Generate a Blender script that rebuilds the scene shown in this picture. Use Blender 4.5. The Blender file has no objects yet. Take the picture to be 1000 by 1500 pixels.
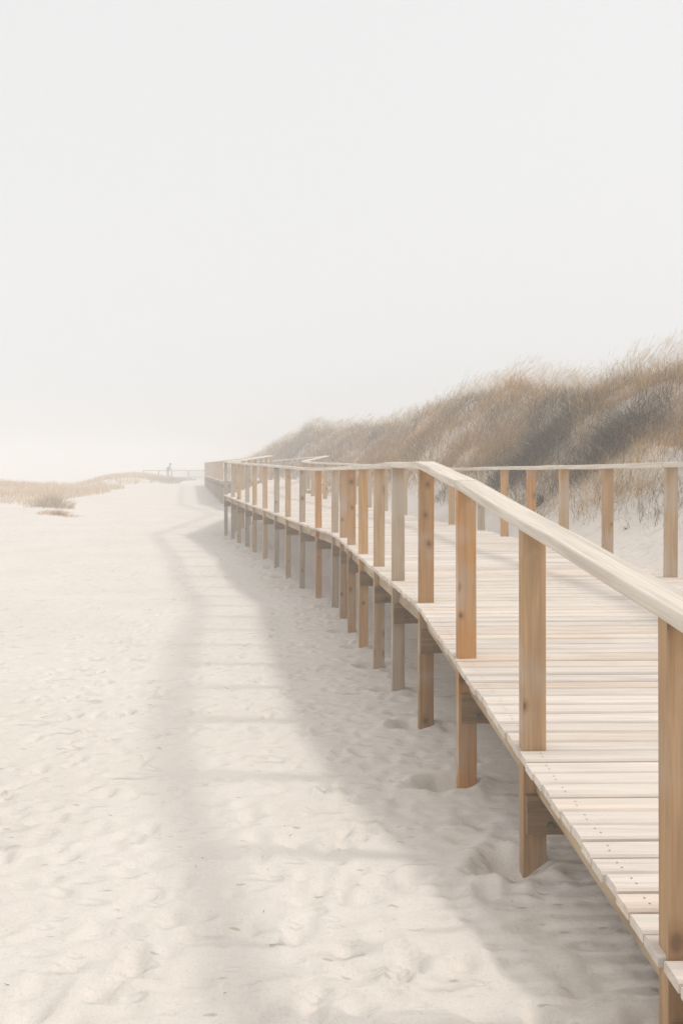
import bpy, bmesh, math, random
import numpy as np
from mathutils import Vector, Matrix

R = math.radians
random.seed(7)
rng = np.random.default_rng(11)
scene = bpy.context.scene
COL = scene.collection

# ------------------------------------------------------------------ camera
EYE = 2.25                      # lens height above the sand beside the boardwalk
cam_d = bpy.data.cameras.new('camera')
cam = bpy.data.objects.new('camera', cam_d)
COL.objects.link(cam)
cam.location = (0, 0, EYE)
cam.rotation_euler = (R(90), 0, 0)
cam_d.sensor_fit = 'VERTICAL'
cam_d.sensor_height = 36
cam_d.lens = 30
cam_d.shift_y = -70 / 1500
cam_d.clip_start = 0.05
cam_d.clip_end = 3000
scene.camera = cam

# ------------------------------------------------------------------ sky, sun, exposure
SUN_DIR = Vector((1.0, -0.08, 1.0)).normalized()         # towards the sun: from the right
SUN_EL = math.asin(SUN_DIR.z)
SUN_AZ = math.atan2(SUN_DIR.x, SUN_DIR.y)
world = bpy.data.worlds.new('World')
scene.world = world
world.use_nodes = True
wn, wl = world.node_tree.nodes, world.node_tree.links
wn.clear()
sky = wn.new('ShaderNodeTexSky')
sky.sky_type = 'NISHITA'
sky.sun_disc = False
sky.sun_elevation = SUN_EL
sky.sun_rotation = SUN_AZ
sky.dust_density = 6.0
sky.air_density = 1.0
hsv = wn.new('ShaderNodeHueSaturation')
hsv.inputs['Saturation'].default_value = 0.10
wmix = wn.new('ShaderNodeMix')
wmix.data_type = 'RGBA'
wmix.inputs[0].default_value = 0.82                      # thin overcast in front of the blue
wmix.inputs[7].default_value = (9.8, 9.8, 9.8, 1)
bg = wn.new('ShaderNodeBackground')
bg.inputs['Strength'].default_value = 0.10
wo = wn.new('ShaderNodeOutputWorld')
wl.new(sky.outputs[0], hsv.inputs['Color'])
wl.new(hsv.outputs[0], wmix.inputs[6])
wl.new(wmix.outputs[2], bg.inputs['Color'])
wl.new(bg.outputs[0], wo.inputs['Surface'])

sun_d = bpy.data.lights.new('sun', 'SUN')
sun_d.energy = 1.7
sun_d.angle = R(6.5)
sun_d.color = (1.0, 0.955, 0.90)
sun = bpy.data.objects.new('sun', sun_d)
COL.objects.link(sun)
sun.rotation_euler = SUN_DIR.to_track_quat('Z', 'Y').to_euler()
sun.location = (20, -5, 25)

scene.view_settings.view_transform = 'Standard'
scene.view_settings.look = 'None'
scene.view_settings.exposure = 0.01
scene.view_settings.gamma = 1.0
scene.render.engine = 'CYCLES'
scene.cycles.max_bounces = 10
scene.cycles.diffuse_bounces = 4
scene.cycles.volume_bounces = 3
scene.cycles.use_denoising = True

# ------------------------------------------------------------------ helpers
def tag(o, label=None, cat=None, group=None, kind=None):
    if label: o['label'] = label
    if cat: o['category'] = cat
    if group: o['group'] = group
    if kind: o['kind'] = kind
    return o

def empty(name, loc):
    o = bpy.data.objects.new(name, None)
    o.empty_display_size = 0.3
    o.location = loc
    COL.objects.link(o)
    return o

def link(name, me, mats, parent=None, loc=None):
    o = bpy.data.objects.new(name, me)
    COL.objects.link(o)
    if not isinstance(mats, (list, tuple)): mats = [mats]
    if len(me.materials) == 0:
        for m in mats: me.materials.append(m)
    if parent is not None:
        o.parent = parent
        o.matrix_parent_inverse = Matrix.Translation(-Vector(parent.location))
    if loc is not None: o.location = loc
    return o

def mesh_np(name, V, F, smooth=False, colors=None):
    """V (n,3), F (m,4) quads"""
    V = np.asarray(V, dtype=np.float32); F = np.asarray(F, dtype=np.int32)
    me = bpy.data.meshes.new(name)
    me.vertices.add(len(V)); me.vertices.foreach_set('co', V.ravel())
    k = F.shape[1]
    me.loops.add(F.size); me.loops.foreach_set('vertex_index', F.ravel())
    me.polygons.add(len(F))
    me.polygons.foreach_set('loop_start', np.arange(0, F.size, k, dtype=np.int32))
    if smooth: me.polygons.foreach_set('use_smooth', np.ones(len(F), dtype=bool))
    me.update(calc_edges=True)
    if colors is not None:
        a = me.color_attributes.new('tint', 'FLOAT_COLOR', 'POINT')
        c = np.ones((len(V), 4), dtype=np.float32); c[:, :3] = colors
        a.data.foreach_set('color', c.ravel())
    return me

_perm = np.random.default_rng(3).random((256, 256))
def vnoise(x, y):
    x = np.asarray(x, float); y = np.asarray(y, float)
    xi = np.floor(x).astype(int); yi = np.floor(y).astype(int)
    fx = x - xi; fy = y - yi
    fx = fx * fx * fx * (fx * (fx * 6 - 15) + 10); fy = fy * fy * fy * (fy * (fy * 6 - 15) + 10)
    g = lambda a, b: _perm[a & 255, b & 255]
    return ((g(xi, yi) * (1 - fx) + g(xi + 1, yi) * fx) * (1 - fy)
            + (g(xi, yi + 1) * (1 - fx) + g(xi + 1, yi + 1) * fx) * fy) * 2 - 1
def fbm(x, y, n=4):
    s = 0; a = 1.0; t = 0
    for i in range(n):
        s = s + a * vnoise(x * 2 ** i + 17.3 * i, y * 2 ** i + 5.1 * i); t += a; a *= 0.5
    return s / t
def sstep(a, b, x):
    t = np.clip((x - a) / (b - a), 0, 1)
    return t * t * (3 - 2 * t)

# ------------------------------------------------------------------ course of the boardwalk (post positions: x, y, deck drop below the eye)
LP = [(1.13, 1.30, 1.62), (1.025, 2.58, 1.465), (.878, 3.92, 1.30), (.741, 5.06, 1.145), (.629, 6.39, 1.03), (.50, 7.56, 1.03),
      (.382, 8.8, 1.05), (.259, 10.1, 1.062), (.137, 11.4, 1.075), (.03, 12.6, 1.085), (-.105, 13.7, 1.10),
      (-.40, 15.0, 1.115), (-.758, 16.4, 1.11), (-1.10, 17.6, 1.09), (-1.44, 18.9, 1.07), (-1.80, 20.2, 1.05),
      (-2.2, 21.6, 1.035), (-2.52, 22.8, 1.02), (-2.9, 24.2, 1.0), (-3.24, 25.5, .98), (-3.635, 26.9, .955)]
RP = [(3.75, 1.35), (3.6, 2.62), (3.44, 3.97), (3.3, 5.12), (3.14, 6.5), (3.0, 7.8), (2.83, 9.1), (2.67, 10.27), (2.55, 11.5),
      (2.44, 12.8), (2.32, 14.2), (2.04, 15.8), (1.7, 17.0), (1.35, 18.3), (1.0, 19.5), (.67, 20.7), (.33, 22.0), (0.0, 23.2),
      (-.47, 24.5), (-.87, 26.0), (-1.18, 28.0)]
def extend(l1, r1, d1, n):
    l0 = LP[-1]; r0 = RP[-1]
    for i in range(1, n + 1):
        t = i / n
        LP.append((l0[0] + (l1[0] - l0[0]) * t, l0[1] + (l1[1] - l0[1]) * t, l0[2] + (d1 - l0[2]) * t))
        RP.append((r0[0] + (r1[0] - r0[0]) * t, r0[1] + (r1[1] - r0[1]) * t))
N_MAIN = len(LP)
extend((-3.5, 28.2), (-1.30, 29.4), .93, 1)
extend((-3.0, 36.4), (-.62, 37.5), .67, 6)
N_TURN = len(LP)
extend((-6.3, 45.2), (-3.9, 46.4), .86, 6)
extend((-11.0, 69.0), (-8.5, 69.8), .90, 15)
L2 = np.array([(a, b) for a, b, c in LP]); DR = np.array([c for a, b, c in LP]); R2 = np.array(RP)
NS = len(LP)
Zd = EYE - DR                                            # deck height at every station

# ------------------------------------------------------------------ terrain height
FLOOR_Z = np.array([-60, 0, 2.5, 5, 7.56, 8.8, 10.1, 11.4, 12.6, 13.7, 15, 16.4, 17.6, 18.9, 20.2, 21.7, 25, 27, 45, 69, 80, 100, 130, 200, 300, 700])
FLOOR_D = np.array([1.6, 1.66, 1.74, 1.88, 2.0, 2.08, 2.16, 2.23, 2.27, 2.29, 2.34, 2.38, 2.33, 2.28, 2.21, 2.22, 2.22, 2.24, 2.10, 1.74, 1.76, 1.77, 2.2, 4.5, 5.5, 6.0])
CREST_Z = np.array([-60, 5, 12, 17, 28, 45, 60, 75, 90, 120, 200, 700])
CREST_X = np.array([14, 8.6, 7.1, 6.0, 4.5, 1.8, -2.4, -6.0, -8.6, -13, -30, -60])
RISE_Z = np.array([-60, 5, 10, 16, 18.5, 20.5, 23, 28, 33, 38, 45, 52, 60, 66, 75, 90, 110, 700])
RISE_H = np.array([.4, 1.2, 1.4, 1.55, 1.6, 1.4, 2.0, 1.65, 1.75, 1.6, 1.6, 2.0, 1.75, 1.6, 1.0, .2, -1.0, -5])
def Rz(y): return np.interp(y, R2[:, 1], R2[:, 0], left=3.9, right=None) + np.where(y > 69.8, -(y - 69.8) * 0.22, 0)
def Lz(y): return np.interp(y, L2[:, 1], L2[:, 0]) + np.where(y > 69, -(y - 69) * 0.22, 0)
DUNE_P = None
def terrain(x, y, detail=True):
    x = np.asarray(x, float); y = np.asarray(y, float)
    floor = EYE - np.interp(y, FLOOR_Z, FLOOR_D)
    deck = np.interp(y, L2[:, 1], Zd)
    bank_top = np.maximum(deck - 0.16, floor)
    u = x - Lz(y)
    h = floor + (bank_top - floor) * sstep(0.7, 2.5, u)
    # the dune on the right
    v = x - Rz(y) - 0.35
    cw = np.interp(y, CREST_Z, CREST_X) - Rz(y) - 0.35
    t = v / np.maximum(cw, 1.2)
    prof = np.where(t < 1, sstep(-0.12, 1.06, t) * 0.85 + 0.15 * np.clip(t, 0, 1), 1.0 - 0.16 * np.clip(t - 1, 0, 2.2))
    rise = np.maximum(EYE + np.interp(y, RISE_Z, RISE_H) - bank_top, 0)
    prof = np.clip(prof, 0, 1.1)
    lump = fbm(x * .5 + 3, y * .36 + 9, 3) * .80 * sstep(.12, .6, t) * np.where(t > 1.1, .5, 1)
    h = h + rise * prof + lump * sstep(0.3, 1.5, rise)
    # low dunes on the left
    lx = -15.6 + 1.4 * vnoise(y * .09, y * 0 + 2.2)
    left = sstep(0, 3.0, lx - x) * sstep(40, 52, y) * (1 - sstep(86, 96, y))
    h = h + left * (0.30 + .30 * vnoise(x * .22, y * .11))
    h = h + 0.55 * np.exp(-(((x + 20.5) / 3.0) ** 2 + ((y - 82) / 7) ** 2))
    h = h + 0.26 * np.exp(-(((x + 13.6) / 1.7) ** 2 + ((y - 38.5) / 2.6) ** 2)) + 0.20 * np.exp(-(((x + 12.0) / 1.3) ** 2 + ((y - 35) / 1.6) ** 2))
    h = h + sstep(22, 40, -x) * sstep(10, 40, y) * .25 * (1 - sstep(96, 120, y))
    h = h - sstep(.27, .34, -x / np.maximum(y, 1)) * sstep(56, 85, y) * 1.3
    # loose undulation of the sand
    und = fbm(x * .5, y * .35, 3) * .03 * sstep(1.0, 4.0, np.abs(x) * .3 + y * .12)
    h = h + und
    return h

def at(px, py, y):                                       # point of the photograph at a depth
    return ((px - 500) * y / 1250, y, EYE - (py - 680) * y / 1250)
def ground_hit(px, py, y0=4.0, y1=150.0):
    ys = np.linspace(y0, y1, 6000)
    xs = (px - 500) * ys / 1250; zs = EYE - (py - 680) * ys / 1250
    g = terrain(xs, ys)
    k = np.argmax(zs <= g)
    return float(xs[k]), float(ys[k]), float(g[k])

# ------------------------------------------------------------------ materials
def nodes(name):
    m = bpy.data.materials.new(name); m.use_nodes = True
    nt = m.node_tree; nt.nodes.clear()
    out = nt.nodes.new('ShaderNodeOutputMaterial')
    b = nt.nodes.new('ShaderNodeBsdfPrincipled')
    nt.links.new(b.outputs[0], out.inputs['Surface'])
    return m, nt, b, out
def N(nt, t, **kw):
    n = nt.nodes.new(t)
    for k, v in kw.items(): setattr(n, k, v)
    return n
def mixc(nt, fac, a, b, mode='MIX'):
    n = N(nt, 'ShaderNodeMix', data_type='RGBA', blend_type=mode)
    for sock, v in ((n.inputs[0], fac), (n.inputs[6], a), (n.inputs[7], b)):
        if hasattr(v, 'is_linked'): nt.links.new(v, sock)
        elif isinstance(v, (int, float)): sock.default_value = v
        else: sock.default_value = (*v, 1)
    return n.outputs[2]
def ramp(nt, src, lo, hi, a=0.0, b=1.0):
    n = N(nt, 'ShaderNodeMapRange', interpolation_type='SMOOTHSTEP')
    n.inputs[1].default_value = lo; n.inputs[2].default_value = hi
    n.inputs[3].default_value = a; n.inputs[4].default_value = b
    nt.links.new(src, n.inputs[0]); return n.outputs[0]

def wood_material(name, along, island=False, uv=False, knots=True, grey=(.50, .45, .40), contrast=1.0):
    """colour comes from the object's own colour; grain runs along the given axis"""
    m, nt, b, out = nodes(name)
    tc = N(nt, 'ShaderNodeTexCoord'); oi = N(nt, 'ShaderNodeObjectInfo')
    add = N(nt, 'ShaderNodeVectorMath', operation='ADD')
    sc = N(nt, 'ShaderNodeMath', operation='MULTIPLY'); sc.inputs[1].default_value = 57.0
    if island:
        ge = N(nt, 'ShaderNodeNewGeometry'); nt.links.new(ge.outputs['Random Per Island'], sc.inputs[0])
    else:
        nt.links.new(oi.outputs['Random'], sc.inputs[0])
    nt.links.new(tc.outputs['UV' if uv else 'Object'], add.inputs[0]); nt.links.new(sc.outputs[0], add.inputs[1])
    mp = N(nt, 'ShaderNodeMapping')
    s = [26.0, 26.0, 26.0]; s[along] = 1.3
    mp.inputs['Scale'].default_value = s
    nt.links.new(add.outputs[0], mp.inputs[0])
    grain = N(nt, 'ShaderNodeTexNoise'); grain.inputs['Scale'].default_value = 1.0; grain.inputs['Detail'].default_value = 6
    grain.inputs['Distortion'].default_value = 0.8
    nt.links.new(mp.outputs[0], grain.inputs['Vector'])
    mp2 = N(nt, 'ShaderNodeMapping'); s2 = [140.0] * 3; s2[along] = 4.0
    mp2.inputs['Scale'].default_value = s2; nt.links.new(add.outputs[0], mp2.inputs[0])
    fine = N(nt, 'ShaderNodeTexNoise'); fine.inputs['Scale'].default_value = 1.0; fine.inputs['Detail'].default_value = 3
    nt.links.new(mp2.outputs[0], fine.inputs['Vector'])
    patch = N(nt, 'ShaderNodeTexNoise'); patch.inputs['Scale'].default_value = 2.2; patch.inputs['Detail'].default_value = 3
    nt.links.new(add.outputs[0], patch.inputs['Vector'])
    col = oi.outputs['Color']
    if island:
        v = ramp(nt, ge.outputs['Random Per Island'], 0, 1, .88, 1.04)
        col = mixc(nt, 1.0, col, v, 'MULTIPLY')
        w = N(nt, 'ShaderNodeMath', operation='FRACT'); w2 = N(nt, 'ShaderNodeMath', operation='MULTIPLY')
        w2.inputs[1].default_value = 13.7
        nt.links.new(ge.outputs['Random Per Island'], w2.inputs[0]); nt.links.new(w2.outputs[0], w.inputs[0])
        col = mixc(nt, ramp(nt, w.outputs[0], .62, 1.0, 0, .40), col, (.86, .70, .54), 'MULTIPLY')
    g = ramp(nt, grain.outputs['Fac'], .32, .68, 1 - .34 * contrast, 1.04)
    col = mixc(nt, 1.0, col, g, 'MULTIPLY')
    g2 = ramp(nt, fine.outputs['Fac'], .3, .7, 1 - .16 * contrast, 1.02)
    col = mixc(nt, 1.0, col, g2, 'MULTIPLY')
    col = mixc(nt, ramp(nt, patch.outputs['Fac'], .48, .75, 0, .55), col, grey)
    if knots:
        mk = N(nt, 'ShaderNodeMapping'); s3 = [6.5, 6.5, 6.5]; s3[along] = 5.0
        mk.inputs['Scale'].default_value = s3
        dist = N(nt, 'ShaderNodeMix', data_type='VECTOR'); dist.inputs[0].default_value = .07
        nt.links.new(add.outputs[0], dist.inputs[4]); nt.links.new(patch.outputs['Color'], dist.inputs[5])
        nt.links.new(dist.outputs[1], mk.inputs[0])
        sx_ = N(nt, 'ShaderNodeSeparateXYZ'); cx_ = N(nt, 'ShaderNodeCombineXYZ'); nt.links.new(mk.outputs[0], sx_.inputs[0])
        nt.links.new(sx_.outputs[0], cx_.inputs[0]); nt.links.new(sx_.outputs[along], cx_.inputs[1])
        vo = N(nt, 'ShaderNodeTexVoronoi'); vo.inputs['Scale'].default_value = 1.0; vo.voronoi_dimensions = '2D'
        nt.links.new(cx_.outputs[0], vo.inputs['Vector'])
        vc = N(nt, 'ShaderNodeSeparateColor'); nt.links.new(vo.outputs['Color'], vc.inputs[0])
        pick = ramp(nt, vc.outputs[0], .66, .70); size_ = ramp(nt, vc.outputs[1], 0, 1, .75, 2.0)
        def ring(r0, r1, amt):
            q = N(nt, 'ShaderNodeMath', operation='MULTIPLY'); nt.links.new(pick, q.inputs[0])
            sd_ = N(nt, 'ShaderNodeMath', operation='MULTIPLY'); nt.links.new(vo.outputs['Distance'], sd_.inputs[0]); nt.links.new(size_, sd_.inputs[1]); nt.links.new(ramp(nt, sd_.outputs[0], r0, r1, amt, 0), q.inputs[1]); return q.outputs[0]
        col = mixc(nt, ring(.10, .36, .62), col, (.27, .15, .075))
        col = mixc(nt, ring(.05, .15, .6), col, (.10, .055, .03))
    nt.links.new(col, b.inputs['Base Color'])
    b.inputs['Roughness'].default_value = .82
    b.inputs['Specular IOR Level'].default_value = .25
    bu = N(nt, 'ShaderNodeBump'); bu.inputs['Strength'].default_value = .35; bu.inputs['Distance'].default_value = .004
    nt.links.new(grain.outputs['Fac'], bu.inputs['Height']); nt.links.new(bu.outputs[0], b.inputs['Normal'])
    return m

M_POST = wood_material('post_wood', 2, contrast=.6)
M_PALE = wood_material('pale_post_side', 2, knots=False, grey=(.66, .61, .55), contrast=.5)
M_RAIL = wood_material('rail_wood', 1, uv=True, knots=False, grey=(.70, .64, .57), contrast=.6)
M_DECK = wood_material('deck_wood', 0, island=True, knots=False, grey=(.74, .69, .62), contrast=.42)
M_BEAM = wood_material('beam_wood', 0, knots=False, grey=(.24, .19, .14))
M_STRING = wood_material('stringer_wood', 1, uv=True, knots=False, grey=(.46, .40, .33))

def sand_material():
    m, nt, b, out = nodes('pale_sand')
    tc = N(nt, 'ShaderNodeTexCoord')
    n1 = N(nt, 'ShaderNodeTexNoise'); n1.inputs['Scale'].default_value = .55; n1.inputs['Detail'].default_value = 5
    n2 = N(nt, 'ShaderNodeTexNoise'); n2.inputs['Scale'].default_value = 6; n2.inputs['Detail'].default_value = 8; n2.inputs['Roughness'].default_value = .65
    n3 = N(nt, 'ShaderNodeTexNoise'); n3.inputs['Scale'].default_value = 260; n3.inputs['Detail'].default_value = 2
    for n in (n1, n2, n3): nt.links.new(tc.outputs['Object'], n.inputs['Vector'])
    col = mixc(nt, ramp(nt, n1.outputs['Fac'], .35, .7), (.765, .712, .655), (.725, .672, .612))
    col = mixc(nt, ramp(nt, n2.outputs['Fac'], .56, .74, 0, .45), col, (.62, .56, .49))
    col = mixc(nt, ramp(nt, n3.outputs['Fac'], .35, .7, 0, .22), col, (.50, .44, .37))
    n5 = N(nt, 'ShaderNodeTexNoise'); n5.inputs['Scale'].default_value = 70; n5.inputs['Detail'].default_value = 4; n5.inputs['Roughness'].default_value = .7
    nt.links.new(tc.outputs['Object'], n5.inputs['Vector'])
    col = mixc(nt, ramp(nt, n5.outputs['Fac'], .52, .72, 0, .38), col, (.50, .43, .36))
    # scattered bits of straw and dark grit
    mp = N(nt, 'ShaderNodeMapping'); mp.inputs['Scale'].default_value = (5, 13, 5); mp.inputs['Rotation'].default_value = (0, 0, .25)
    vo = N(nt, 'ShaderNodeTexVoronoi'); vo.inputs['Scale'].default_value = 1.6
    nt.links.new(tc.outputs['Object'], mp.inputs[0]); nt.links.new(mp.outputs[0], vo.inputs['Vector'])
    vc = N(nt, 'ShaderNodeSeparateColor'); nt.links.new(vo.outputs['Color'], vc.inputs[0])
    q = N(nt, 'ShaderNodeMath', operation='MULTIPLY')
    nt.links.new(ramp(nt, vc.outputs[0], .80, .84), q.inputs[0]); nt.links.new(ramp(nt, vo.outputs['Distance'], .10, .24, .55, 0), q.inputs[1])
    col = mixc(nt, q.outputs[0], col, (.36, .30, .24))
    nt.links.new(col, b.inputs['Base Color'])
    b.inputs['Roughness'].default_value = .95; b.inputs['Specular IOR Level'].default_value = .1
    # small crisp scuffs and toe marks
    hts = []
    for sc_, rot, th in ((2.3, .3, .66), (4.6, -.4, .60), (9.0, .1, .55)):
        mv = N(nt, 'ShaderNodeMapping'); mv.inputs['Scale'].default_value = (sc_, sc_ * 2.1, sc_); mv.inputs['Rotation'].default_value = (0, 0, rot)
        vv = N(nt, 'ShaderNodeTexVoronoi'); vv.inputs['Scale'].default_value = 1.0
        nt.links.new(tc.outputs['Object'], mv.inputs[0])
        wob = N(nt, 'ShaderNodeMix', data_type='VECTOR'); wob.inputs[0].default_value = .06 * sc_ / 3
        nt.links.new(mv.outputs[0], wob.inputs[4]); nt.links.new(n2.outputs['Color'], wob.inputs[5]); nt.links.new(wob.outputs[1], vv.inputs['Vector'])
        vs = N(nt, 'ShaderNodeSeparateColor'); nt.links.new(vv.outputs['Color'], vs.inputs[0])
        qq = N(nt, 'ShaderNodeMath', operation='MULTIPLY'); nt.links.new(ramp(nt, vs.outputs[1], th, th + .05), qq.inputs[0])
        nt.links.new(ramp(nt, vv.outputs['Distance'], .14, .40, -1, 0), qq.inputs[1])
        qs = N(nt, 'ShaderNodeMath', operation='MULTIPLY'); qs.inputs[1].default_value = 1 / sc_; nt.links.new(qq.outputs[0], qs.inputs[0])
        hts.append(qs.outputs[0])
    s1_ = N(nt, 'ShaderNodeMath', operation='ADD'); nt.links.new(hts[0], s1_.inputs[0]); nt.links.new(hts[1], s1_.inputs[1])
    s2_ = N(nt, 'ShaderNodeMath', operation='ADD'); nt.links.new(s1_.outputs[0], s2_.inputs[0]); nt.links.new(hts[2], s2_.inputs[1])
    b0 = N(nt, 'ShaderNodeBump'); b0.inputs['Strength'].default_value = 1.0; b0.inputs['Distance'].default_value = .05
    nt.links.new(s2_.outputs[0], b0.inputs['Height'])
    mp4 = N(nt, 'ShaderNodeMapping'); mp4.inputs['Scale'].default_value = (2.2, 7.0, 3)
    n4 = N(nt, 'ShaderNodeTexNoise'); n4.inputs['Scale'].default_value = 1.5; n4.inputs['Detail'].default_value = 6; n4.inputs['Distortion'].default_value = .6
    nt.links.new(tc.outputs['Object'], mp4.inputs[0]); nt.links.new(mp4.outputs[0], n4.inputs['Vector'])
    b1 = N(nt, 'ShaderNodeBump'); b1.inputs['Strength'].default_value = .8; b1.inputs['Distance'].default_value = .010; nt.links.new(b0.outputs[0], b1.inputs['Normal'])
    b2 = N(nt, 'ShaderNodeBump'); b2.inputs['Strength'].default_value = .7; b2.inputs['Distance'].default_value = .016
    b3 = N(nt, 'ShaderNodeBump'); b3.inputs['Strength'].default_value = .5; b3.inputs['Distance'].default_value = .004
    nt.links.new(n4.outputs['Fac'], b1.inputs['Height']); nt.links.new(n2.outputs['Fac'], b2.inputs['Height']); nt.links.new(n3.outputs['Fac'], b3.inputs['Height'])
    nt.links.new(b1.outputs[0], b2.inputs['Normal']); nt.links.new(b2.outputs[0], b3.inputs['Normal'])
    nt.links.new(b3.outputs[0], b.inputs['Normal'])
    return m
M_SAND = sand_material()

def grass_material(name, trans=.3):
    m, nt, b, out = nodes(name)
    at_ = N(nt, 'ShaderNodeAttribute', attribute_name='tint')
    nt.links.new(at_.outputs['Color'], b.inputs['Base Color'])
    b.inputs['Roughness'].default_value = .8; b.inputs['Specular IOR Level'].default_value = .15
    tr = N(nt, 'ShaderNodeBsdfTranslucent'); nt.links.new(at_.outputs['Color'], tr.inputs['Color'])
    mx = N(nt, 'ShaderNodeMixShader'); mx.inputs[0].default_value = trans
    nt.links.new(b.outputs[0], mx.inputs[1]); nt.links.new(tr.outputs[0], mx.inputs[2])
    nt.links.new(mx.outputs[0], out.inputs['Surface'])
    return m
M_GRASS = grass_material('dry_grass')
M_TWIG = grass_material('dark_twigs', .1)

def plain(name, c, rough=.7, metal=0.0, noise=.12):
    m, nt, b, out = nodes(name)
    tc = N(nt, 'ShaderNodeTexCoord'); n = N(nt, 'ShaderNodeTexNoise'); n.inputs['Scale'].default_value = 14; n.inputs['Detail'].default_value = 4
    nt.links.new(tc.outputs['Object'], n.inputs['Vector'])
    nt.links.new(mixc(nt, 1.0, c, ramp(nt, n.outputs['Fac'], .3, .7, 1 - noise, 1 + noise), 'MULTIPLY'), b.inputs['Base Color'])
    b.inputs['Roughness'].default_value = rough; b.inputs['Metallic'].default_value = metal
    return m
M_BOLT = plain('dull_steel', (.22, .20, .18), .5, .8)

# ------------------------------------------------------------------ ground: one sheet, finer near the lens
def axis_pts(lo, hi, d0, a, b, g):
    """spacing d0 inside [a,b], growing by g per metre outside"""
    p = list(np.arange(a, b, d0)) + [b]
    x = b; d = d0
    while x < hi:
        d = d0 + g * (x - b); x += d; p.append(min(x, hi))
    x = a; q = []
    while x > lo:
        d = d0 + g * (a - x); x -= d; q.append(max(x, lo))
    return np.array(q[::-1] + p)
GX = axis_pts(-320, 320, .027, -3.2, 1.2, .018)
GY = axis_pts(-60, 600, .026, 2.2, 7.5, .0075)
XX, YY = np.meshgrid(GX, GY)
HH = terrain(XX, YY)
lit = 1 - sstep(1.0, 3.5, XX - Lz(YY))
# trampled sand: ripples and dents
HH += (fbm(XX * 2.6, YY * 4.2, 3) * .003 + fbm(XX * 9, YY * 17, 3) * .0055) * sstep(60, 20, YY) 
def dent(cx, cy, rx, ry, ang, depth, rim=.45):
    i0, i1 = np.searchsorted(GY, [cy - 3 * ry - .1 - rx, cy + 3 * ry + .1 + rx]); j0, j1 = np.searchsorted(GX, [cx - 3 * rx - .1 - ry, cx + 3 * rx + .1 + ry])
    if i1 <= i0 or j1 <= j0: return
    dx = XX[i0:i1, j0:j1] - cx; dy = YY[i0:i1, j0:j1] - cy
    c, s = math.cos(ang), math.sin(ang)
    q = ((dx * c + dy * s) / rx) ** 2 + ((-dx * s + dy * c) / ry) ** 2
    HH[i0:i1, j0:j1] += -depth * np.exp(-q ** 1.5) + depth * rim * np.exp(-((np.sqrt(q) - 1.45) / .38) ** 2)
for i in range(2600):
    y = 2.2 + 26 * random.random() ** 1.3
    x = random.uniform(-.42 * y - .3, .2 + (Lz(y) if y > 3 else .9))
    a = random.uniform(-.6, .6) + (1.57 if random.random() < .3 else 0)
    dent(x, y, random.uniform(.035, .06), random.uniform(.06, .12), a, random.uniform(.004, .015))
def footprints(x, y, ang, n, depth):
    for i in range(n):
        sd = .09 if i % 2 else -.09
        px_, py_ = x - math.sin(ang) * .0 + math.cos(ang) * sd, y + math.sin(ang) * sd * 0
        a = ang + random.uniform(-.2, .2) + (.12 if i % 2 else -.12)
        dent(px_, py_, .042, .085, a, depth, .5); 
        dent(px_ + math.sin(-a) * -.13 * -1, py_ - math.cos(a) * .13, .034, .05, a, depth * 1.15, .5)
        st = random.uniform(.58, .72)
        x += -math.sin(ang) * st; y += math.cos(ang) * st; ang += random.uniform(-.06, .06)
for x0, y0, a0, n0 in ((-.5, 1.8, .10, 22), (-1.2, 2.0, .22, 26), (.25, 2.4, .14, 14), (-2.6, 5.2, .05, 20), (-1.0, 6.2, .35, 18), (-4.2, 9, .12, 16), (.1, 4.2, .2, 10), (-1.9, 3.6, -.02, 18), (-3.0, 11, -.1, 14)):
    footprints(x0, y0, a0, n0, .021)
for k in range(NS):                                      # hollows scoured round the post feet
    x, y = L2[k]
    if y < 30: dent(x - random.uniform(.06, .16), y - random.uniform(.0, .07), random.uniform(.12, .19), random.uniform(.09, .15), random.uniform(-.4, .5), random.uniform(.035, .085), .3)
V = np.stack([XX.ravel(), YY.ravel(), HH.ravel()], 1)
ny, nx = XX.shape
idx = np.arange(ny * nx).reshape(ny, nx)
F = np.stack([idx[:-1, :-1], idx[:-1, 1:], idx[1:, 1:], idx[1:, :-1]], -1).reshape(-1, 4)
ground = link('sand', mesh_np('sand', V, F, smooth=True), M_SAND)
tag(ground, 'pale trampled beach sand rising into a dune on the right', 'sand', kind='structure')

# ------------------------------------------------------------------ boardwalk
def frame(k, P):
    a = Vector(P[max(k - 1, 0)]); b = Vector(P[min(k + 1, NS - 1)])
    t = (b - a).normalized()
    return t, Vector((t.y, -t.x))                        # along, to the right
bw = empty('boardwalk', (0.63, 6.39, float(terrain(.63, 6.39))))
tag(bw, 'long pale wooden boardwalk on posts, with handrails on both sides, bending away over the sand', 'boardwalk')

def oriented_box(sx, sy, z0, z1, bevel=.004):
    bm = bmesh.new()
    bmesh.ops.create_cube(bm, size=1)
    for v in bm.verts: v.co = Vector((v.co.x * sx, v.co.y * sy, z0 if v.co.z < 0 else z1))
    if bevel: bmesh.ops.bevel(bm, geom=bm.edges[:], offset=bevel, segments=2, affect='EDGES', profile=.5)
    return bm
def to_mesh(bm, name):
    me = bpy.data.meshes.new(name); bm.to_mesh(me); bm.free(); return me

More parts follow.
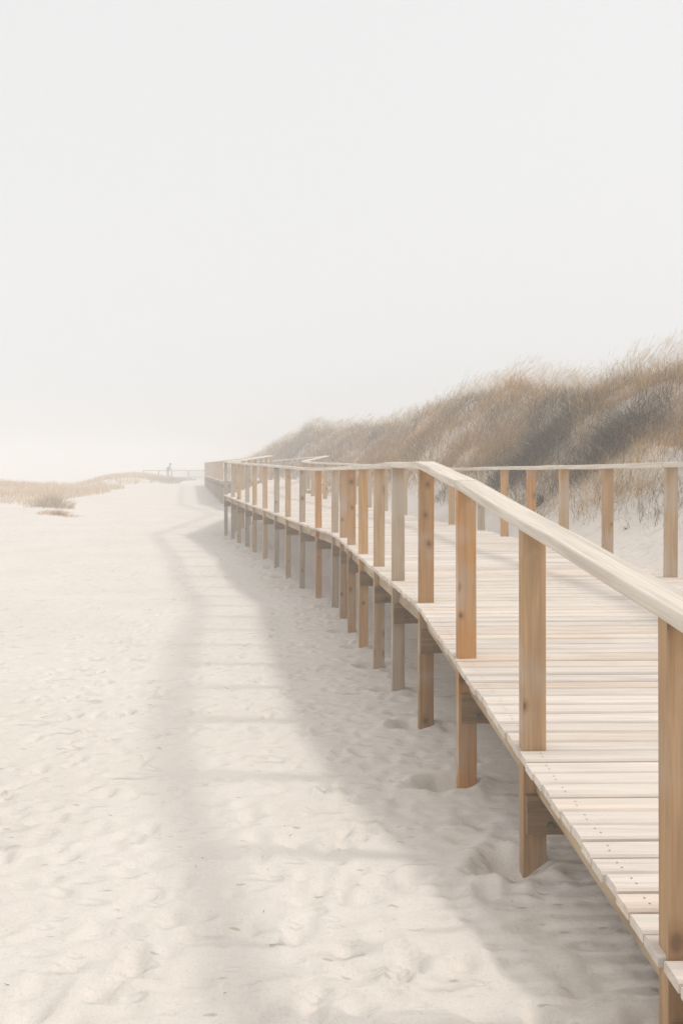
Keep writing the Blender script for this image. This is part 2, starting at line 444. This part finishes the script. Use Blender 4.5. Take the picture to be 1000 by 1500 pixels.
TAN, ORANGE, BROWN, GREY, STRAW = (.53, .36, .22), (.60, .335, .145), (.46, .285, .15), (.53, .435, .34), (.57, .42, .275)
L_COL = {1: TAN, 2: TAN, 3: ORANGE, 4: BROWN, 5: GREY, 6: STRAW, 7: (.66, .43, .23), 8: (.55, .34, .17), 9: TAN, 10: GREY, 11: ORANGE,
         12: (.49, .42, .35), 13: STRAW, 14: (.47, .41, .35), 15: (.60, .43, .28), 16: STRAW, 17: (.5, .44, .37), 18: (.58, .45, .28), 19: (.5, .44, .37), 20: (.46, .41, .36)}
R_COL = {6: TAN, 7: (.58, .385, .21), 8: ORANGE, 9: (.62, .39, .19), 10: (.52, .45, .36), 11: (.62, .41, .22)}
POST_W, POST_D = .11, .06
def post(k, P, side, colour):
    t, n = frame(k, P)
    x, y = P[k]
    g = float(terrain(x, y)) - .35
    top = Zd[k] + 1.002
    bm = oriented_box(POST_W, POST_D, 0, top - g)
    for f in bm.faces:
        f.material_index = 1 if (f.normal.x * -1 > .9) else 0  # left side face of each post gets the paler wood
    # saw-cut irregularity
    me = to_mesh(bm, 'post')
    o = link('post', me, [M_POST, M_PALE], bw)
    o.location = (x, y, g)
    o.rotation_euler = (random.uniform(-.004, .004), random.uniform(-.004, .004), math.atan2(n.y, n.x) + random.uniform(-.02, .02))
    o.color = (*[c * f for c, f in zip(colour, (.94, .895, .82))], 1)
    return o
GREYS = [(.50, .41, .32), (.56, .43, .29), (.46, .39, .32), (.55, .41, .26)]
for k in range(NS):
    post(k, L2, -1, L_COL.get(k, random.choice(GREYS)))
    if k != 0: post(k, R2, 1, R_COL.get(k, random.choice(GREYS if k > 11 else [TAN, STRAW])))
for o in bw.children:
    pass

# deck: one board after another, as one surface
def edge_at(P, s):
    k = min(int(s), NS - 2); f = s - k
    a = Vector((*P[k], Zd[k])); b = Vector((*P[k + 1], Zd[k + 1]))
    return a.lerp(b, f)
dV, dF = [], []
s = 0.0
BOARD, GAP, TH = .104, .014, .036
while s < NS - 1.001:
    k = min(int(s), NS - 2)
    mid_len = ((Vector(L2[k + 1]) - Vector(L2[k])).length + (Vector(R2[k + 1]) - Vector(R2[k])).length) / 2
    ds = BOARD / mid_len
    s0, s1 = s + ds * GAP / BOARD / 2, s + ds - ds * GAP / BOARD / 2
    s1 = min(s1, NS - 1)
    A0, A1 = edge_at(L2, s0), edge_at(L2, s1); B0, B1 = edge_at(R2, s0), edge_at(R2, s1)
    nl = (B0 - A0); nl.z = 0; nl.normalize()
    ja, jb = .075 + random.uniform(-.006, .007), .075 + random.uniform(-.006, .007)
    A0 = A0 - nl * ja; A1 = A1 - nl * ja; B0 = B0 + nl * jb; B1 = B1 + nl * jb
    dz = random.uniform(-.004, .004); tz = random.uniform(-.0015, .0015)
    base = len(dV)
    # cross-section with eased arrises: 6 points along the walk
    fr = [(0, -TH), (0, -.008), (.07, 0), (.93, 0), (1, -.008), (1, -TH)]
    for (E0, E1) in ((A0, A1), (B0, B1)):
        for (u, w) in fr:
            p = E0.lerp(E1, u)
            dV.append((p.x, p.y, p.z + w + dz + (tz if u > .5 else -tz)))
    for i in range(6):
        j = (i + 1) % 6
        dF.append((base + i, base + j, base + 6 + j, base + 6 + i))
    dF.append(tuple(base + i for i in range(5, -1, -1))); dF.append(tuple(base + 6 + i for i in range(6)))
    s += ds
me = bpy.data.meshes.new('deck'); me.from_pydata(dV, [], dF); me.update()
deck = link('deck', me, M_DECK, bw); deck.color = (.79, .71, .635, 1)

# screw heads where the boards cross the stringers, on the boards nearest the ramp
sv, sf = [], []
for i in range(0, len(dV), 12):
    A = [Vector(dV[i + j]) for j in range(6)]; B = [Vector(dV[i + 6 + j]) for j in range(6)]
    if A[2].y > 8.5: break
    for fr in (.03, .5, .97):
        for u in (.3, .7):
            p = A[2].lerp(A[3], u).lerp(B[2].lerp(B[3], u), fr + random.uniform(-.003, .003)); b0 = len(sv)
            for q in range(8): sv.append((p.x + .004 * math.cos(q * math.pi / 4), p.y + .004 * math.sin(q * math.pi / 4), p.z + .0012))
            sf.append(tuple(range(b0, b0 + 8)))
me = bpy.data.meshes.new('screw_heads'); me.from_pydata(sv, [], sf); me.update()
o = link('screw_heads', me, plain('grey_screws', (.34, .31, .28), .5, .3), bw); o['kind'] = 'stuff'

# handrails: lengths of rounded board joined over the posts
def sweep(pts, prof):
    """sweep a closed profile (offset to the right, height) along pts with mitred joints"""
    V, F = [], []
    n = len(pts); m = len(prof)
    for i, p in enumerate(pts):
        d0 = (pts[i] - pts[i - 1]) if i > 0 else (pts[1] - pts[0])
        d1 = (pts[i + 1] - pts[i]) if i < n - 1 else d0
        a = Vector((d0.x, d0.y)).normalized(); b = Vector((d1.x, d1.y)).normalized()
        t = (a + b).normalized(); k = 1 / max(.5, t.dot(a))
        r = Vector((t.y, -t.x)) * k
        for (u, w) in prof: V.append((p.x + r.x * u, p.y + r.y * u, p.z + w))
    for i in range(n - 1):
        for j in range(m):
            j2 = (j + 1) % m
            F.append((i * m + j, i * m + j2, (i + 1) * m + j2, (i + 1) * m + j))
    F.append(tuple(range(m - 1, -1, -1))); F.append(tuple((n - 1) * m + j for j in range(m)))
    me = bpy.data.meshes.new('handrail'); me.from_pydata(V, [], F)
    bm = bmesh.new(); bm.from_mesh(me); bmesh.ops.recalc_face_normals(bm, faces=bm.faces[:])
    uvl = bm.loops.layers.uv.new('UVMap'); bm.verts.ensure_lookup_table()
    run = [0.0]
    for i in range(1, n): run.append(run[-1] + (pts[i] - pts[i - 1]).length)
    per = [0.0]
    for j in range(1, m): per.append(per[-1] + math.hypot(prof[j][0] - prof[j - 1][0], prof[j][1] - prof[j - 1][1]))
    for f in bm.faces:
        js = [l.vert.index % m for l in f.loops]; wrap = len(f.loops) == 4 and max(js) - min(js) > 1
        for l, j in zip(f.loops, js):
            l[uvl].uv = (per[-1] + .03 if (wrap and j == 0) else per[j], run[l.vert.index // m])
    bm.to_mesh(me); bm.free()
    return me
def rounded(w, h, r, n=4):
    P = []
    for cx, cy, a0 in ((w / 2 - r, r, -90), (w / 2 - r, h - r, 0), (-w / 2 + r, h - r, 90), (-w / 2 + r, r, 180)):
        for i in range(n + 1):
            a = R(a0 + 90 * i / n); P.append((cx + r * math.cos(a), cy + r * math.sin(a)))
    return P
RAILP = rounded(.15, .05, .014)
def rail_runs(P, k0, stops):
    for a, b in zip(stops[:-1], stops[1:]):
        pts = [Vector((*P[k], Zd[k] + 1.0)) for k in range(a, b + 1)]
        d = (pts[1] - pts[0]).normalized(); pts[0] = pts[0] + d * .008
        d = (pts[-1] - pts[-2]).normalized(); pts[-1] = pts[-1] - d * .008
        # extra points so long boards sag and warp a little
        q = []
        for i in range(len(pts) - 1):
            for j in range(3):
                c = pts[i].lerp(pts[i + 1], j / 3)
                if j: c.z += random.uniform(-.004, .003)
                q.append(c)
        q.append(pts[-1])
        o = link('handrail', sweep(q, RAILP), M_RAIL, bw)
        w = random.uniform(.94, 1.04)
        o.color = (.78 * w, .70 * w, .60 * w, 1)
stopsL = [0, 3, 5, 8, 11, 14, 17, 20, N_TURN - 4, N_TURN - 1] + list(range(N_TURN + 2, NS - 1, 4)) + [NS - 1]
stopsR = [0, 2, 5, 7, 10, 13, 16, 18, 21, N_TURN - 4, N_TURN - 1] + list(range(N_TURN + 2, NS - 1, 4)) + [NS - 1]
rail_runs(L2, 0, stopsL); rail_runs(R2, 0, stopsR)

# stringers under the boards and cross-beams bolted to the posts
STR = [(-.025, -.15), (.025, -.15), (.025, 0), (-.025, 0)]
for frac in (0.012, .5, .988):
    st = list(range(0, NS - 1, 4)) + [NS - 1]
    for a, b in zip(st[:-1], st[1:]):
        pts = []
        for k in range(a, b + 1):
            p = Vector((*L2[k], Zd[k])).lerp(Vector((*R2[k], Zd[k])), frac); p.z -= TH + .006; pts.append(p)
        d = (pts[1] - pts[0]).normalized(); pts[0] = pts[0] + d * .003
        me = sweep(pts, STR); me.name = 'stringer'
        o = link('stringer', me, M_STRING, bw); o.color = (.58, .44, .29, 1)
for k in range(NS):
    t, n = frame(k, L2)
    a = Vector((*L2[k], 0)); b = Vector((*R2[k], 0))
    d = (b - a).normalized(); ln = (b - a).length + .10
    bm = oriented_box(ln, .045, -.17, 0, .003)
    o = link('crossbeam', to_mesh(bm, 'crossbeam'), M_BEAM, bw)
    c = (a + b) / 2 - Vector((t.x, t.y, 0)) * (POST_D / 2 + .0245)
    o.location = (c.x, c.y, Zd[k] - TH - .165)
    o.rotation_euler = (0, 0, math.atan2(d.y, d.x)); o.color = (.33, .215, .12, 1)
    if 1 <= k <= 9:
        for dz in (-.04, -.125):
            for sx in (-1, 1):
                bb = bmesh.new()
                bmesh.ops.create_cone(bb, cap_ends=True, segments=12, radius1=.015, radius2=.013, depth=.012)
                bmesh.ops.rotate(bb, verts=bb.verts[:], matrix=Matrix.Rotation(R(90), 3, 'X'))
                q = bpy.data.objects.new('bolt', to_mesh(bb, 'bolt')); COL.objects.link(q); q.data.materials.append(M_BOLT)
                q.parent = o; q.location = (sx * (ln / 2 - .105), -.0285, dz)

# ------------------------------------------------------------------ grass
def blades(px, py, pz, h, lean, width, colour, face=None):
    """every blade: four levels, bent by lean (n,2)"""
    n = len(px)
    T = np.array([0, .38, .72, 1.0]); W = np.array([1, .85, .55, .12])
    a = rng.uniform(0, math.pi, n) if face is None else face
    wx, wy = np.cos(a), np.sin(a)
    V = np.zeros((n, 4, 2, 3), dtype=np.float32)
    L = np.hypot(lean[:, 0], lean[:, 1]) / np.maximum(h, .01)
    for i, t in enumerate(T):
        cx = px + lean[:, 0] * t ** 2.0; cy = py + lean[:, 1] * t ** 2.0
        cz = pz + h * (t - .30 * np.minimum(L, 1.6) * t * t)
        for s_, sg in ((0, -1), (1, 1)):
            V[:, i, s_, 0] = cx + sg * wx * width * W[i] / 2
            V[:, i, s_, 1] = cy + sg * wy * width * W[i] / 2
            V[:, i, s_, 2] = cz
    b = np.arange(n)[:, None] * 8
    q = np.array([[0, 1, 3, 2], [2, 3, 5, 4], [4, 5, 7, 6]])
    F = (b[:, :, None] + q[None]).reshape(-1, 4)
    C = np.repeat(colour, 8, axis=0)
    return V.reshape(-1, 3), F, C
def join(parts):
    Vs, Fs, Cs, o = [], [], [], 0
    for V, F, C in parts:
        Vs.append(V); Fs.append(F + o); Cs.append(C); o += len(V)
    return np.concatenate(Vs), np.concatenate(Fs), np.concatenate(Cs)

STRAW_C = np.array([.64, .43, .20]); WARM_C = np.array([.60, .325, .11]); DULL_C = np.array([.39, .28, .17]); DARK_C = np.array([.145, .11, .075]); PALE_C = np.array([.68, .56, .39])
# kinds of grass: golden swathes, dull grey-brown ones and dark scrub, with the hollows' shade put into its colour
PATCHES = []
for px, py, r, c, st in ((760, 570, 1.1, 'W', 1), (835, 592, .9, 'S', 1), (885, 600, .8, 'W', .9), (705, 625, 1.5, 'W', 1), (640, 650, 1.6, 'S', .9), (800, 548, .9, 'S', 1), (600, 640, 1.8, 'W', .8), (935, 590, .7, 'W', 1), (930, 545, .7, 'S', .7),
                         (545, 650, 2.2, 'S', .8), (680, 598, 1.3, 'D', .9), (740, 605, .8, 'D', .8), (560, 630, 2.2, 'D', .7), (490, 645, 3, 'D', .9), (430, 655, 4, 'D', .9), (890, 550, .9, 'D', .9),
                         (815, 640, 1.0, 'K', 1), (765, 655, .9, 'K', 1), (860, 665, .6, 'K', .7), (905, 635, .9, 'K', 1), (880, 680, .8, 'K', .8), (690, 670, .9, 'D', .8), (855, 610, .5, 'S', .8), (930, 700, .7, 'S', .9)):
    gx, gy, _ = ground_hit(px, py, 7, 120)
    PATCHES.append((gx, gy, r, {'W': WARM_C, 'S': STRAW_C, 'D': DULL_C, 'K': DARK_C * 1.25}[c], st))
def grass_colours(x, y, t):
    n = len(x)
    a = fbm(x * .7 + 40, y * .5 + 3, 3); b = fbm(x * 1.3 + 7, y * 1.0 + 70, 3)
    m = sstep(-.2, .2, a)[:, None]
    c = DULL_C * (1 - m) + WARM_C * m
    jx, jy = x + .45 * vnoise(x * 2.1, y * 2.1) + rng.normal(0, .12, n), y + .6 * vnoise(x * 1.7 + 9, y * 1.7) + rng.normal(0, .15, n)
    for gx, gy, r, pc, st in PATCHES:
        w = (st * np.exp(-(((jx - gx) / r) ** 2 + ((jy - gy) / (r * 1.5)) ** 2) ** 1.5))[:, None]
        c = c * (1 - w) + pc * w
    m2 = (.7 * sstep(.1, .4, b))[:, None]; c = c * (1 - m2) + STRAW_C * m2
    m3 = (.7 * sstep(.18, .42, -b))[:, None]; c = c * (1 - m3) + DARK_C * 1.4 * m3
    r = rng.random(n)
    c = np.where((r < .08)[:, None], PALE_C, c); c = np.where((r > .88)[:, None], DARK_C * 1.2, c)
    return c * rng.uniform(.7, 1.25, (n, 1))
def dune_t(x, y):
    v = x - Rz(y) - .35; cw = np.interp(y, CREST_Z, CREST_X) - Rz(y) - .35
    return v / np.maximum(cw, 1.2)
parts = []
def sow(y0, y1, per_m2, hmin, hmax, wpx, t0=.22, t1=1.7, seed=0):
    span = 9.0
    # tussocks: blades fan out from shared roots, each tussock with its own height and tone
    nc = int((y1 - y0) * span * np.interp((y0 + y1) / 2, [8, 17, 29, 48, 90], [7, 9, 7, 4, 2]))
    cy = rng.uniform(y0, y1, nc); cx = Rz(cy) + rng.uniform(0, 1, nc) * span
    t = dune_t(cx, cy)
    edge = t0 + .20 * fbm(cx * .9, cy * .7, 3) + .12 * vnoise(cx * 3, cy * 3) + .05
    edge = np.minimum(edge, .30 - .12 * sstep(20, 26, cy))
    k = (t > edge) & (t < t1); cx, cy, t, edge = cx[k], cy[k], t[k], edge[k]; nc = len(cx)
    size = rng.uniform(.18, .42, nc) * np.interp(cy, [15, 60], [1, 1.8]); ch = rng.uniform(.6, 1.25, nc); ct = rng.uniform(.68, 1.25, nc)
    ca = rng.normal(0, .42, (nc, 2))
    n = int((y1 - y0) * span * per_m2 * .8)
    i = rng.integers(0, nc, n)
    off = rng.normal(0, 1, (n, 2)) * size[i][:, None]
    x, y = cx[i] + off[:, 0], cy[i] + off[:, 1]; t = dune_t(x, y)
    keep = (t > t0 - .02) & (t < t1 + .1) & (rng.random(n) < sstep(-.02, .16, (t - edge[i]) + .03) * .9 + .1)
    x, y, t, i, off = x[keep], y[keep], t[keep], i[keep], off[keep]; n = len(x)
    rel = np.hypot(off[:, 0], off[:, 1]) / size[i]
    h = rng.uniform(hmin, hmax, n) * ch[i] * np.clip(1.15 - .28 * rel, .4, 1.15) * (.55 + .45 * sstep(.2, .6, t)) * rng.choice([.6, 1, 1, 1.15], n)
    z = terrain(x, y) - .02
    lean = np.stack([h * (rng.normal(.24, .46, n) + ca[i, 0] + 1.1 * off[:, 0]), h * (rng.normal(-.08, .46, n) + ca[i, 1] + 1.1 * off[:, 1])], 1)
    w = np.maximum(.006, wpx * y / 850) * rng.uniform(.6, 1.3, n)
    parts.append(blades(x, y, z, h, lean, w, grass_colours(x, y, t) * ct[i][:, None]))
sow(3, 12, 330, .35, .75, .40, .16)
sow(12, 22, 760, .35, .75, .42, .15)
sow(22, 36, 480, .35, .75, .45, .05)
sow(36, 60, 240, .35, .75, .6, 0)
sow(60, 125, 90, .4, .8, .65, 0)
gm = mesh_np('dune_grass', *join(parts)[:2], colors=join(parts)[2])
g = link('dune_grass', gm, M_GRASS)
tag(g, 'dense dry brown and straw-coloured marram grass covering the dune', 'grass', kind='stuff')

# flowering stalks along the crest, bent by the wind
sp = []
n = 9000
y = 6 + 85 * rng.random(n) ** 1.5
t = rng.normal(1.0, .16, n)
x = Rz(y) + .35 + t * (np.interp(y, CREST_Z, CREST_X) - Rz(y) - .35)
cl = fbm(x * .8, y * .6 + 50, 2); k = cl > -.25
x, y = x[k], y[k]; n = len(x)
z = terrain(x, y); h = rng.uniform(.65, 1.12, n)
lean = np.stack([h * rng.normal(.42, .16, n), h * rng.normal(0, .15, n)], 1)
w = np.maximum(.004, .22 * y / 850)
cc = np.array([.78, .70, .58]) * rng.uniform(.7, 1.2, (n, 1))
sp.append(blades(x, y, z, h, lean, w, cc))
Lr = np.minimum(np.hypot(lean[:, 0], lean[:, 1]) / h, 1.6)
for j in range(5):                                       # drooping plume of each stalk
    tt = .80 + .05 * j
    bx = x + lean[:, 0] * tt ** 2; by = y + lean[:, 1] * tt ** 2; bz = z + h * (tt - .3 * Lr * tt * tt)
    hh = rng.uniform(.06, .13, n)
    ln = np.stack([rng.uniform(.05, .15, n), rng.normal(0, .04, n)], 1)
    sp.append(blades(bx, by, bz, hh, ln, np.maximum(.007, .38 * y / 850), cc * 1.1))
V, F, C = join(sp)
g = link('grass_plumes', mesh_np('grass_plumes', V, F, colors=C), M_GRASS)
tag(g, 'pale feathery seed heads swaying along the crest of the dune', 'grass', kind='stuff')

# low grass on the left-hand dunes
n = 30000
y = rng.uniform(44, 93, n); x = -14.5 - rng.uniform(0, 16, n) * (y / 60)
lx = -15.6 + 1.4 * vnoise(y * .09, y * 0 + 2.2)
cl = fbm(x * .5, y * .3 + 20, 3)
k = (lx - x + 1.6 * cl > .5) & (cl > -.42)
x, y = x[k], y[k]; n = len(x)
h = rng.uniform(.25, .6, n) * (1 + .35 * vnoise(x * .3, y * .2)); z = terrain(x, y) - .02
lean = np.stack([h * rng.normal(.3, .3, n), h * rng.normal(0, .3, n)], 1)
m = sstep(-.24, -.19, x / y)[:, None]
c = (np.array([.64, .47, .29]) * (1 - m) + np.array([.36, .29, .22]) * m) * rng.uniform(.75, 1.25, (n, 1))
V, F, C = blades(x, y, z, h, lean, .55 * y / 850 * rng.uniform(.6, 1.2, n), c)
g = link('low_grass', mesh_np('low_grass', V, F, colors=C), M_GRASS)
tag(g, 'low brownish grass on the hazy dunes at the far left', 'grass', kind='stuff')

# ------------------------------------------------------------------ plants that stand alone
def clump(name, label, cat, cx, cy, rx, ry, n, h0, h1, width, cols, lean=(.25, 0), spread=.55, mat=None, group=None, wild=.6):
    r = np.minimum(np.abs(rng.normal(0, .5, n)), rng.uniform(.7, 1.0, n)); a = rng.uniform(0, 2 * math.pi, n)
    x = cx + rx * r * np.cos(a); y = cy + ry * r * np.sin(a)
    z = terrain(x, y) - .02
    h = rng.uniform(h0, h1, n) * np.clip(1.1 - .45 * r, .35, 1)
    ln = np.stack([h * (rng.normal(lean[0], spread * wild, n) + spread * r * np.cos(a)), h * (rng.normal(lean[1], spread * wild, n) + spread * r * np.sin(a))], 1)
    c = np.array(cols)[rng.integers(0, len(cols), n)] * rng.uniform(.75, 1.25, (n, 1))
    V, F, C = blades(x, y, z, h, ln, width * rng.uniform(.6, 1.3, n), c)
    gz = float(terrain(cx, cy))
    V = V - np.array([cx, cy, gz], dtype=np.float32)
    o = link(name, mesh_np(name, V, F, colors=C), mat or M_GRASS, loc=(cx, cy, gz))
    tag(o, label, cat, group); return o
x, y, _ = ground_hit(74, 742, 20)
clump('grass_tuft', 'pale straw grass tuft on the small sand mound at the left edge', 'grass tuft', x, y, 1.15, .9, 800, .3, .8, .026, [(.66, .54, .37), (.58, .44, .28), (.48, .34, .2)], (.35, 0))
x, y, _ = ground_hit(84, 754, 20)
clump('grass_tuft', 'brown windswept grass tuft lying lower on the sand mound, nearest of the left tufts', 'grass tuft', x, y, 1.1, .55, 420, .12, .34, .024, [(.64, .45, .27), (.56, .40, .25), (.70, .56, .38)], (.9, -.2))
x, y, _ = ground_hit(790, 739, 9, 40)
clump('beach_plant', 'small dark green plant alone on the bare sand behind the right handrail', 'plant', x, y, .10, .10, 60, .12, .26, .022, [(.07, .085, .045), (.10, .10, .06)], (0, 0), 1.0)
x, y, _ = ground_hit(917, 775, 7, 40)
clump('sprig', 'tiny dark sprig lying on the bare sand near the right edge', 'sprig', x, y, .05, .03, 14, .03, .09, .014, [(.10, .08, .06)], (-.6, 0), .9)

def shrub(label, px, py, rx, ry, n, hmax):
    x, y, _ = ground_hit(px, py, 7, 60)
    return clump('shrub', label, 'shrub', x, y, rx, ry, n, .10, hmax, .014, [(.12, .095, .068), (.18, .14, .10), (.27, .205, .145), (.10, .085, .06), (.46, .36, .25)], (.15, -.15), .9, M_TWIG, wild=1.3)
shrub('broad dark twiggy shrub low on the dune face, left of the other dark shrub', 790, 662, 1.35, .9, 4600, .7)
shrub('dark grey twiggy shrub on the dune face at the right edge, above the handrail', 905, 652, 1.0, .8, 3600, .7)

n = 150
y = 2.3 + 22 * rng.random(n) ** 1.6; x = rng.uniform(-.45, .1, n) * y + rng.uniform(-.3, .5, n)
k = x < Lz(y) + 1.0; x, y = x[k], y[k]; n = len(x)
a = rng.uniform(0, math.pi, n); ln = rng.uniform(.008, .04, n)
lean = np.stack([ln * np.cos(a), ln * np.sin(a)], 1) * .8
# interpolated from the finished sheet, so every straw lies on it
jx = np.clip(np.searchsorted(GX, x), 1, nx - 1); jy = np.clip(np.searchsorted(GY, y), 1, ny - 1)
z = np.maximum(np.maximum(HH[jy, jx], HH[jy - 1, jx]), np.maximum(HH[jy, jx - 1], HH[jy - 1, jx - 1]))
V, F, C = blades(x, y, z, np.full(n, .004), lean, rng.uniform(.003, .006, n), np.array([(.42, .33, .22), (.25, .18, .12), (.55, .46, .33), (.15, .12, .10)])[rng.integers(0, 4, n)])
g = link('straw_litter', mesh_np('straw_litter', V, F, colors=C), M_GRASS)
tag(g, 'bits of straw and dark grit scattered over the trampled sand', 'litter', kind='stuff')

# ------------------------------------------------------------------ far fence
Y0 = 100.0
ff = empty('wooden_fence', (-19, Y0, float(terrain(-19, Y0))))
tag(ff, 'faint post-and-rail fence fading into the haze beside the walker', 'fence')
M_FAR = wood_material('fence_wood', 2, knots=False)
fx = [-23.2, -21.4, -19.85, -17.9, -15.8, -13.6, -11.4]
for q in fx:
    g0 = float(terrain(-18, Y0)) - .3
    o = link('post', to_mesh(oriented_box(.16, .14, 0, 1.35, .01), 'post'), M_FAR, ff); o.location = (q, Y0, g0); o.color = (.46, .41, .36, 1)
for hz, a in ((.98, .10), (.22, .09)):
    pts = [Vector((q, Y0 - .12, float(terrain(-18, Y0)) + hz)) for q in fx]
    me = sweep(pts, [(-.04, 0), (.04, 0), (.04, a), (-.04, a)]); me.name = 'rail'
    o = link('rail', me, M_FAR, ff); o.color = (.50, .45, .40, 1)

# ------------------------------------------------------------------ the walker
def skin_body(chains, name):
    verts, edges, rad, key = [], [], [], {}
    for ch in chains:
        prev = None
        for (nm, p, r) in ch:
            if nm not in key:
                key[nm] = len(verts); verts.append(p); rad.append(r)
            i = key[nm]
            if prev is not None: edges.append((prev, i))
            prev = i
    me = bpy.data.meshes.new(name); me.from_pydata(verts, edges, [])
    o = bpy.data.objects.new(name, me); COL.objects.link(o)
    o.modifiers.new('skin', 'SKIN'); s_ = o.modifiers.new('sub', 'SUBSURF'); s_.levels = s_.render_levels = 1
    for i, v in enumerate(me.skin_vertices[0].data):
        v.radius = rad[i] if isinstance(rad[i], tuple) else (rad[i], rad[i]); v.use_root = (i == 0)
    dg = bpy.context.evaluated_depsgraph_get()
    ev = bpy.data.meshes.new_from_object(o.evaluated_get(dg))
    bpy.data.objects.remove(o); bpy.data.meshes.remove(me)
    ev.name = name
    return ev
# local frame: +x is the way the walker heads (to the right of the photo), z up
hip, chest, neck = (0, 0, .92), (.13, 0, 1.27), (.24, 0, 1.44)
ch = [[('pelvis', hip, (.13, .16)), ('waist', (.06, 0, 1.09), (.15, .18)), ('chest', chest, (.16, .21)), ('neck0', (.20, 0, 1.40), (.075, .085)), ('neck', neck, .055), ('head0', (.29, 0, 1.53), (.085, .075)), ('head1', (.315, 0, 1.62), (.105, .08)), ('head2', (.31, 0, 1.71), (.07, .06))],
      [('head1', 0, 0), ('nose', (.43, 0, 1.595), .016)]]
def leg(s_, knee, ank, toe):
    y_ = .09 * s_
    return [('pelvis', 0, 0), (f'thigh{s_}', (hip[0] + (knee[0] - hip[0]) * .2, y_, .83), .095), (f'knee{s_}', (knee[0], y_, knee[1]), .062), (f'calf{s_}', ((knee[0] * 2 + ank[0]) / 3, y_, (knee[1] * 2 + ank[1]) / 3 - .02), .06), (f'ank{s_}', (ank[0], y_, ank[1]), .042), (f'heel{s_}', (toe[0] - .12, y_, toe[1] + .015), .045), (f'toe{s_}', (toe[0], y_, toe[1]), .035)]
ch.append(leg(-1, (.22, .52), (.33, .09), (.52, .035)))
ch.append(leg(1, (-.06, .48), (-.33, .14), (-.16, .035)))
def arm(s_, el, wr):
    y_ = .19 * s_
    c = [('chest', 0, 0), (f'sh{s_}', (chest[0] + .05, y_, 1.34), .065), (f'el{s_}', (el[0], y_ * 1.15, el[1]), .045), (f'wr{s_}', (wr[0], y_ * 1.0, wr[1]), .03), (f'palm{s_}', (wr[0] + .06, y_ * .98, wr[1] - .02), (.036, .018))]
    f = []
    for i, (dy, ln) in enumerate(((-.030, .075), (-.010, .085), (.010, .08), (.030, .065))):
        b0 = (wr[0] + .10, y_ * .98 + dy, wr[1] - .035)
        f.append([(f'palm{s_}', 0, 0), (f'f{s_}{i}a', b0, .009), (f'f{s_}{i}b', (b0[0] + ln * .6, b0[1], b0[2] - .02), .0085), (f'f{s_}{i}c', (b0[0] + ln * .8, b0[1], b0[2] - .05), .008)])
    f.append([(f'palm{s_}', 0, 0), (f'th{s_}a', (wr[0] + .07, y_ * .98 - .045 * s_, wr[1] - .03), .010), (f'th{s_}b', (wr[0] + .11, y_ * .98 - .06 * s_, wr[1] - .05), .009)])
    return [c] + f
ch += arm(-1, (.36, 1.09), (.58, 1.19)); ch += arm(1, (.10, 1.05), (.32, .99))
bm_ = skin_body(ch, 'person')
M_SKIN = plain('skin', (.48, .30, .22), .6); M_JKT = plain('dark_jacket', (.15, .15, .165), .8); M_TRS = plain('grey_trousers', (.24, .23, .23), .85); M_SHOE = plain('dark_shoes', (.04, .035, .03), .6); M_HAIR = plain('brown_hair', (.06, .04, .03), .7)
for m in (M_SKIN, M_JKT, M_TRS, M_SHOE): bm_.materials.append(m)
for p in bm_.polygons:
    c = p.center; p.use_smooth = True
    hand = (c.x > .56 and .19 * .8 < abs(c.y) and c.z > 1.05) or (c.x > .30 and c.z < 1.03 and c.z > .85 and abs(c.y) > .1)
    p.material_index = 0 if (c.z > 1.47 or hand) else 1 if c.z > .88 else 2 if c.z > .11 else 3
px_, py_ = (245.5 - 500) * 94.0 / 1250, 94.0
person = bpy.data.objects.new('person', bm_); COL.objects.link(person)
person.location = (px_, py_, float(terrain(px_, py_)) - .005)
person.rotation_euler = (0, 0, R(-18)); person.scale = (1.2, 1.2, 1.06)
tag(person, 'distant walker in dark clothes leaning forward mid-stride on the hazy sand', 'person')
hb = bmesh.new(); bmesh.ops.create_icosphere(hb, subdivisions=3, radius=1)
for v in hb.verts:
    w = v.co.copy(); v.co = Vector((.285 + w.x * .125, w.y * .105, 1.665 + w.z * .105))
    if v.co.x > .36: v.co.x = .36
    if w.z < -.2: v.co.x = min(v.co.x, .30)
    v.co += Vector((0, 0, .006 * math.sin(40 * w.x) * math.cos(37 * w.y)))
hair = bpy.data.objects.new('hair', to_mesh(hb, 'hair')); COL.objects.link(hair); hair.data.materials.append(M_HAIR); hair.parent = person

# ------------------------------------------------------------------ sea fog
top = 6.6; lo = float(HH.min()) - 1.0
bm = bmesh.new(); bmesh.ops.create_cube(bm, size=1)
for v in bm.verts: v.co = Vector((v.co.x * 660, 270 + v.co.y * 680, lo if v.co.z < 0 else top))
mh = bpy.data.materials.new('haze'); mh.use_nodes = True
nt = mh.node_tree; nt.nodes.clear()
ho = nt.nodes.new('ShaderNodeOutputMaterial'); pv = nt.nodes.new('ShaderNodeVolumePrincipled')
pv.inputs['Color'].default_value = (.955, .957, .958, 1)
pv.inputs['Density'].default_value = .0112
nt.links.new(pv.outputs[0], ho.inputs['Volume'])
hz = link('haze', to_mesh(bm, 'haze'), mh)
hz.display_type = 'WIRE'
tag(hz, 'pale sea fog that swallows the far end of the beach', 'haze', kind='stuff')
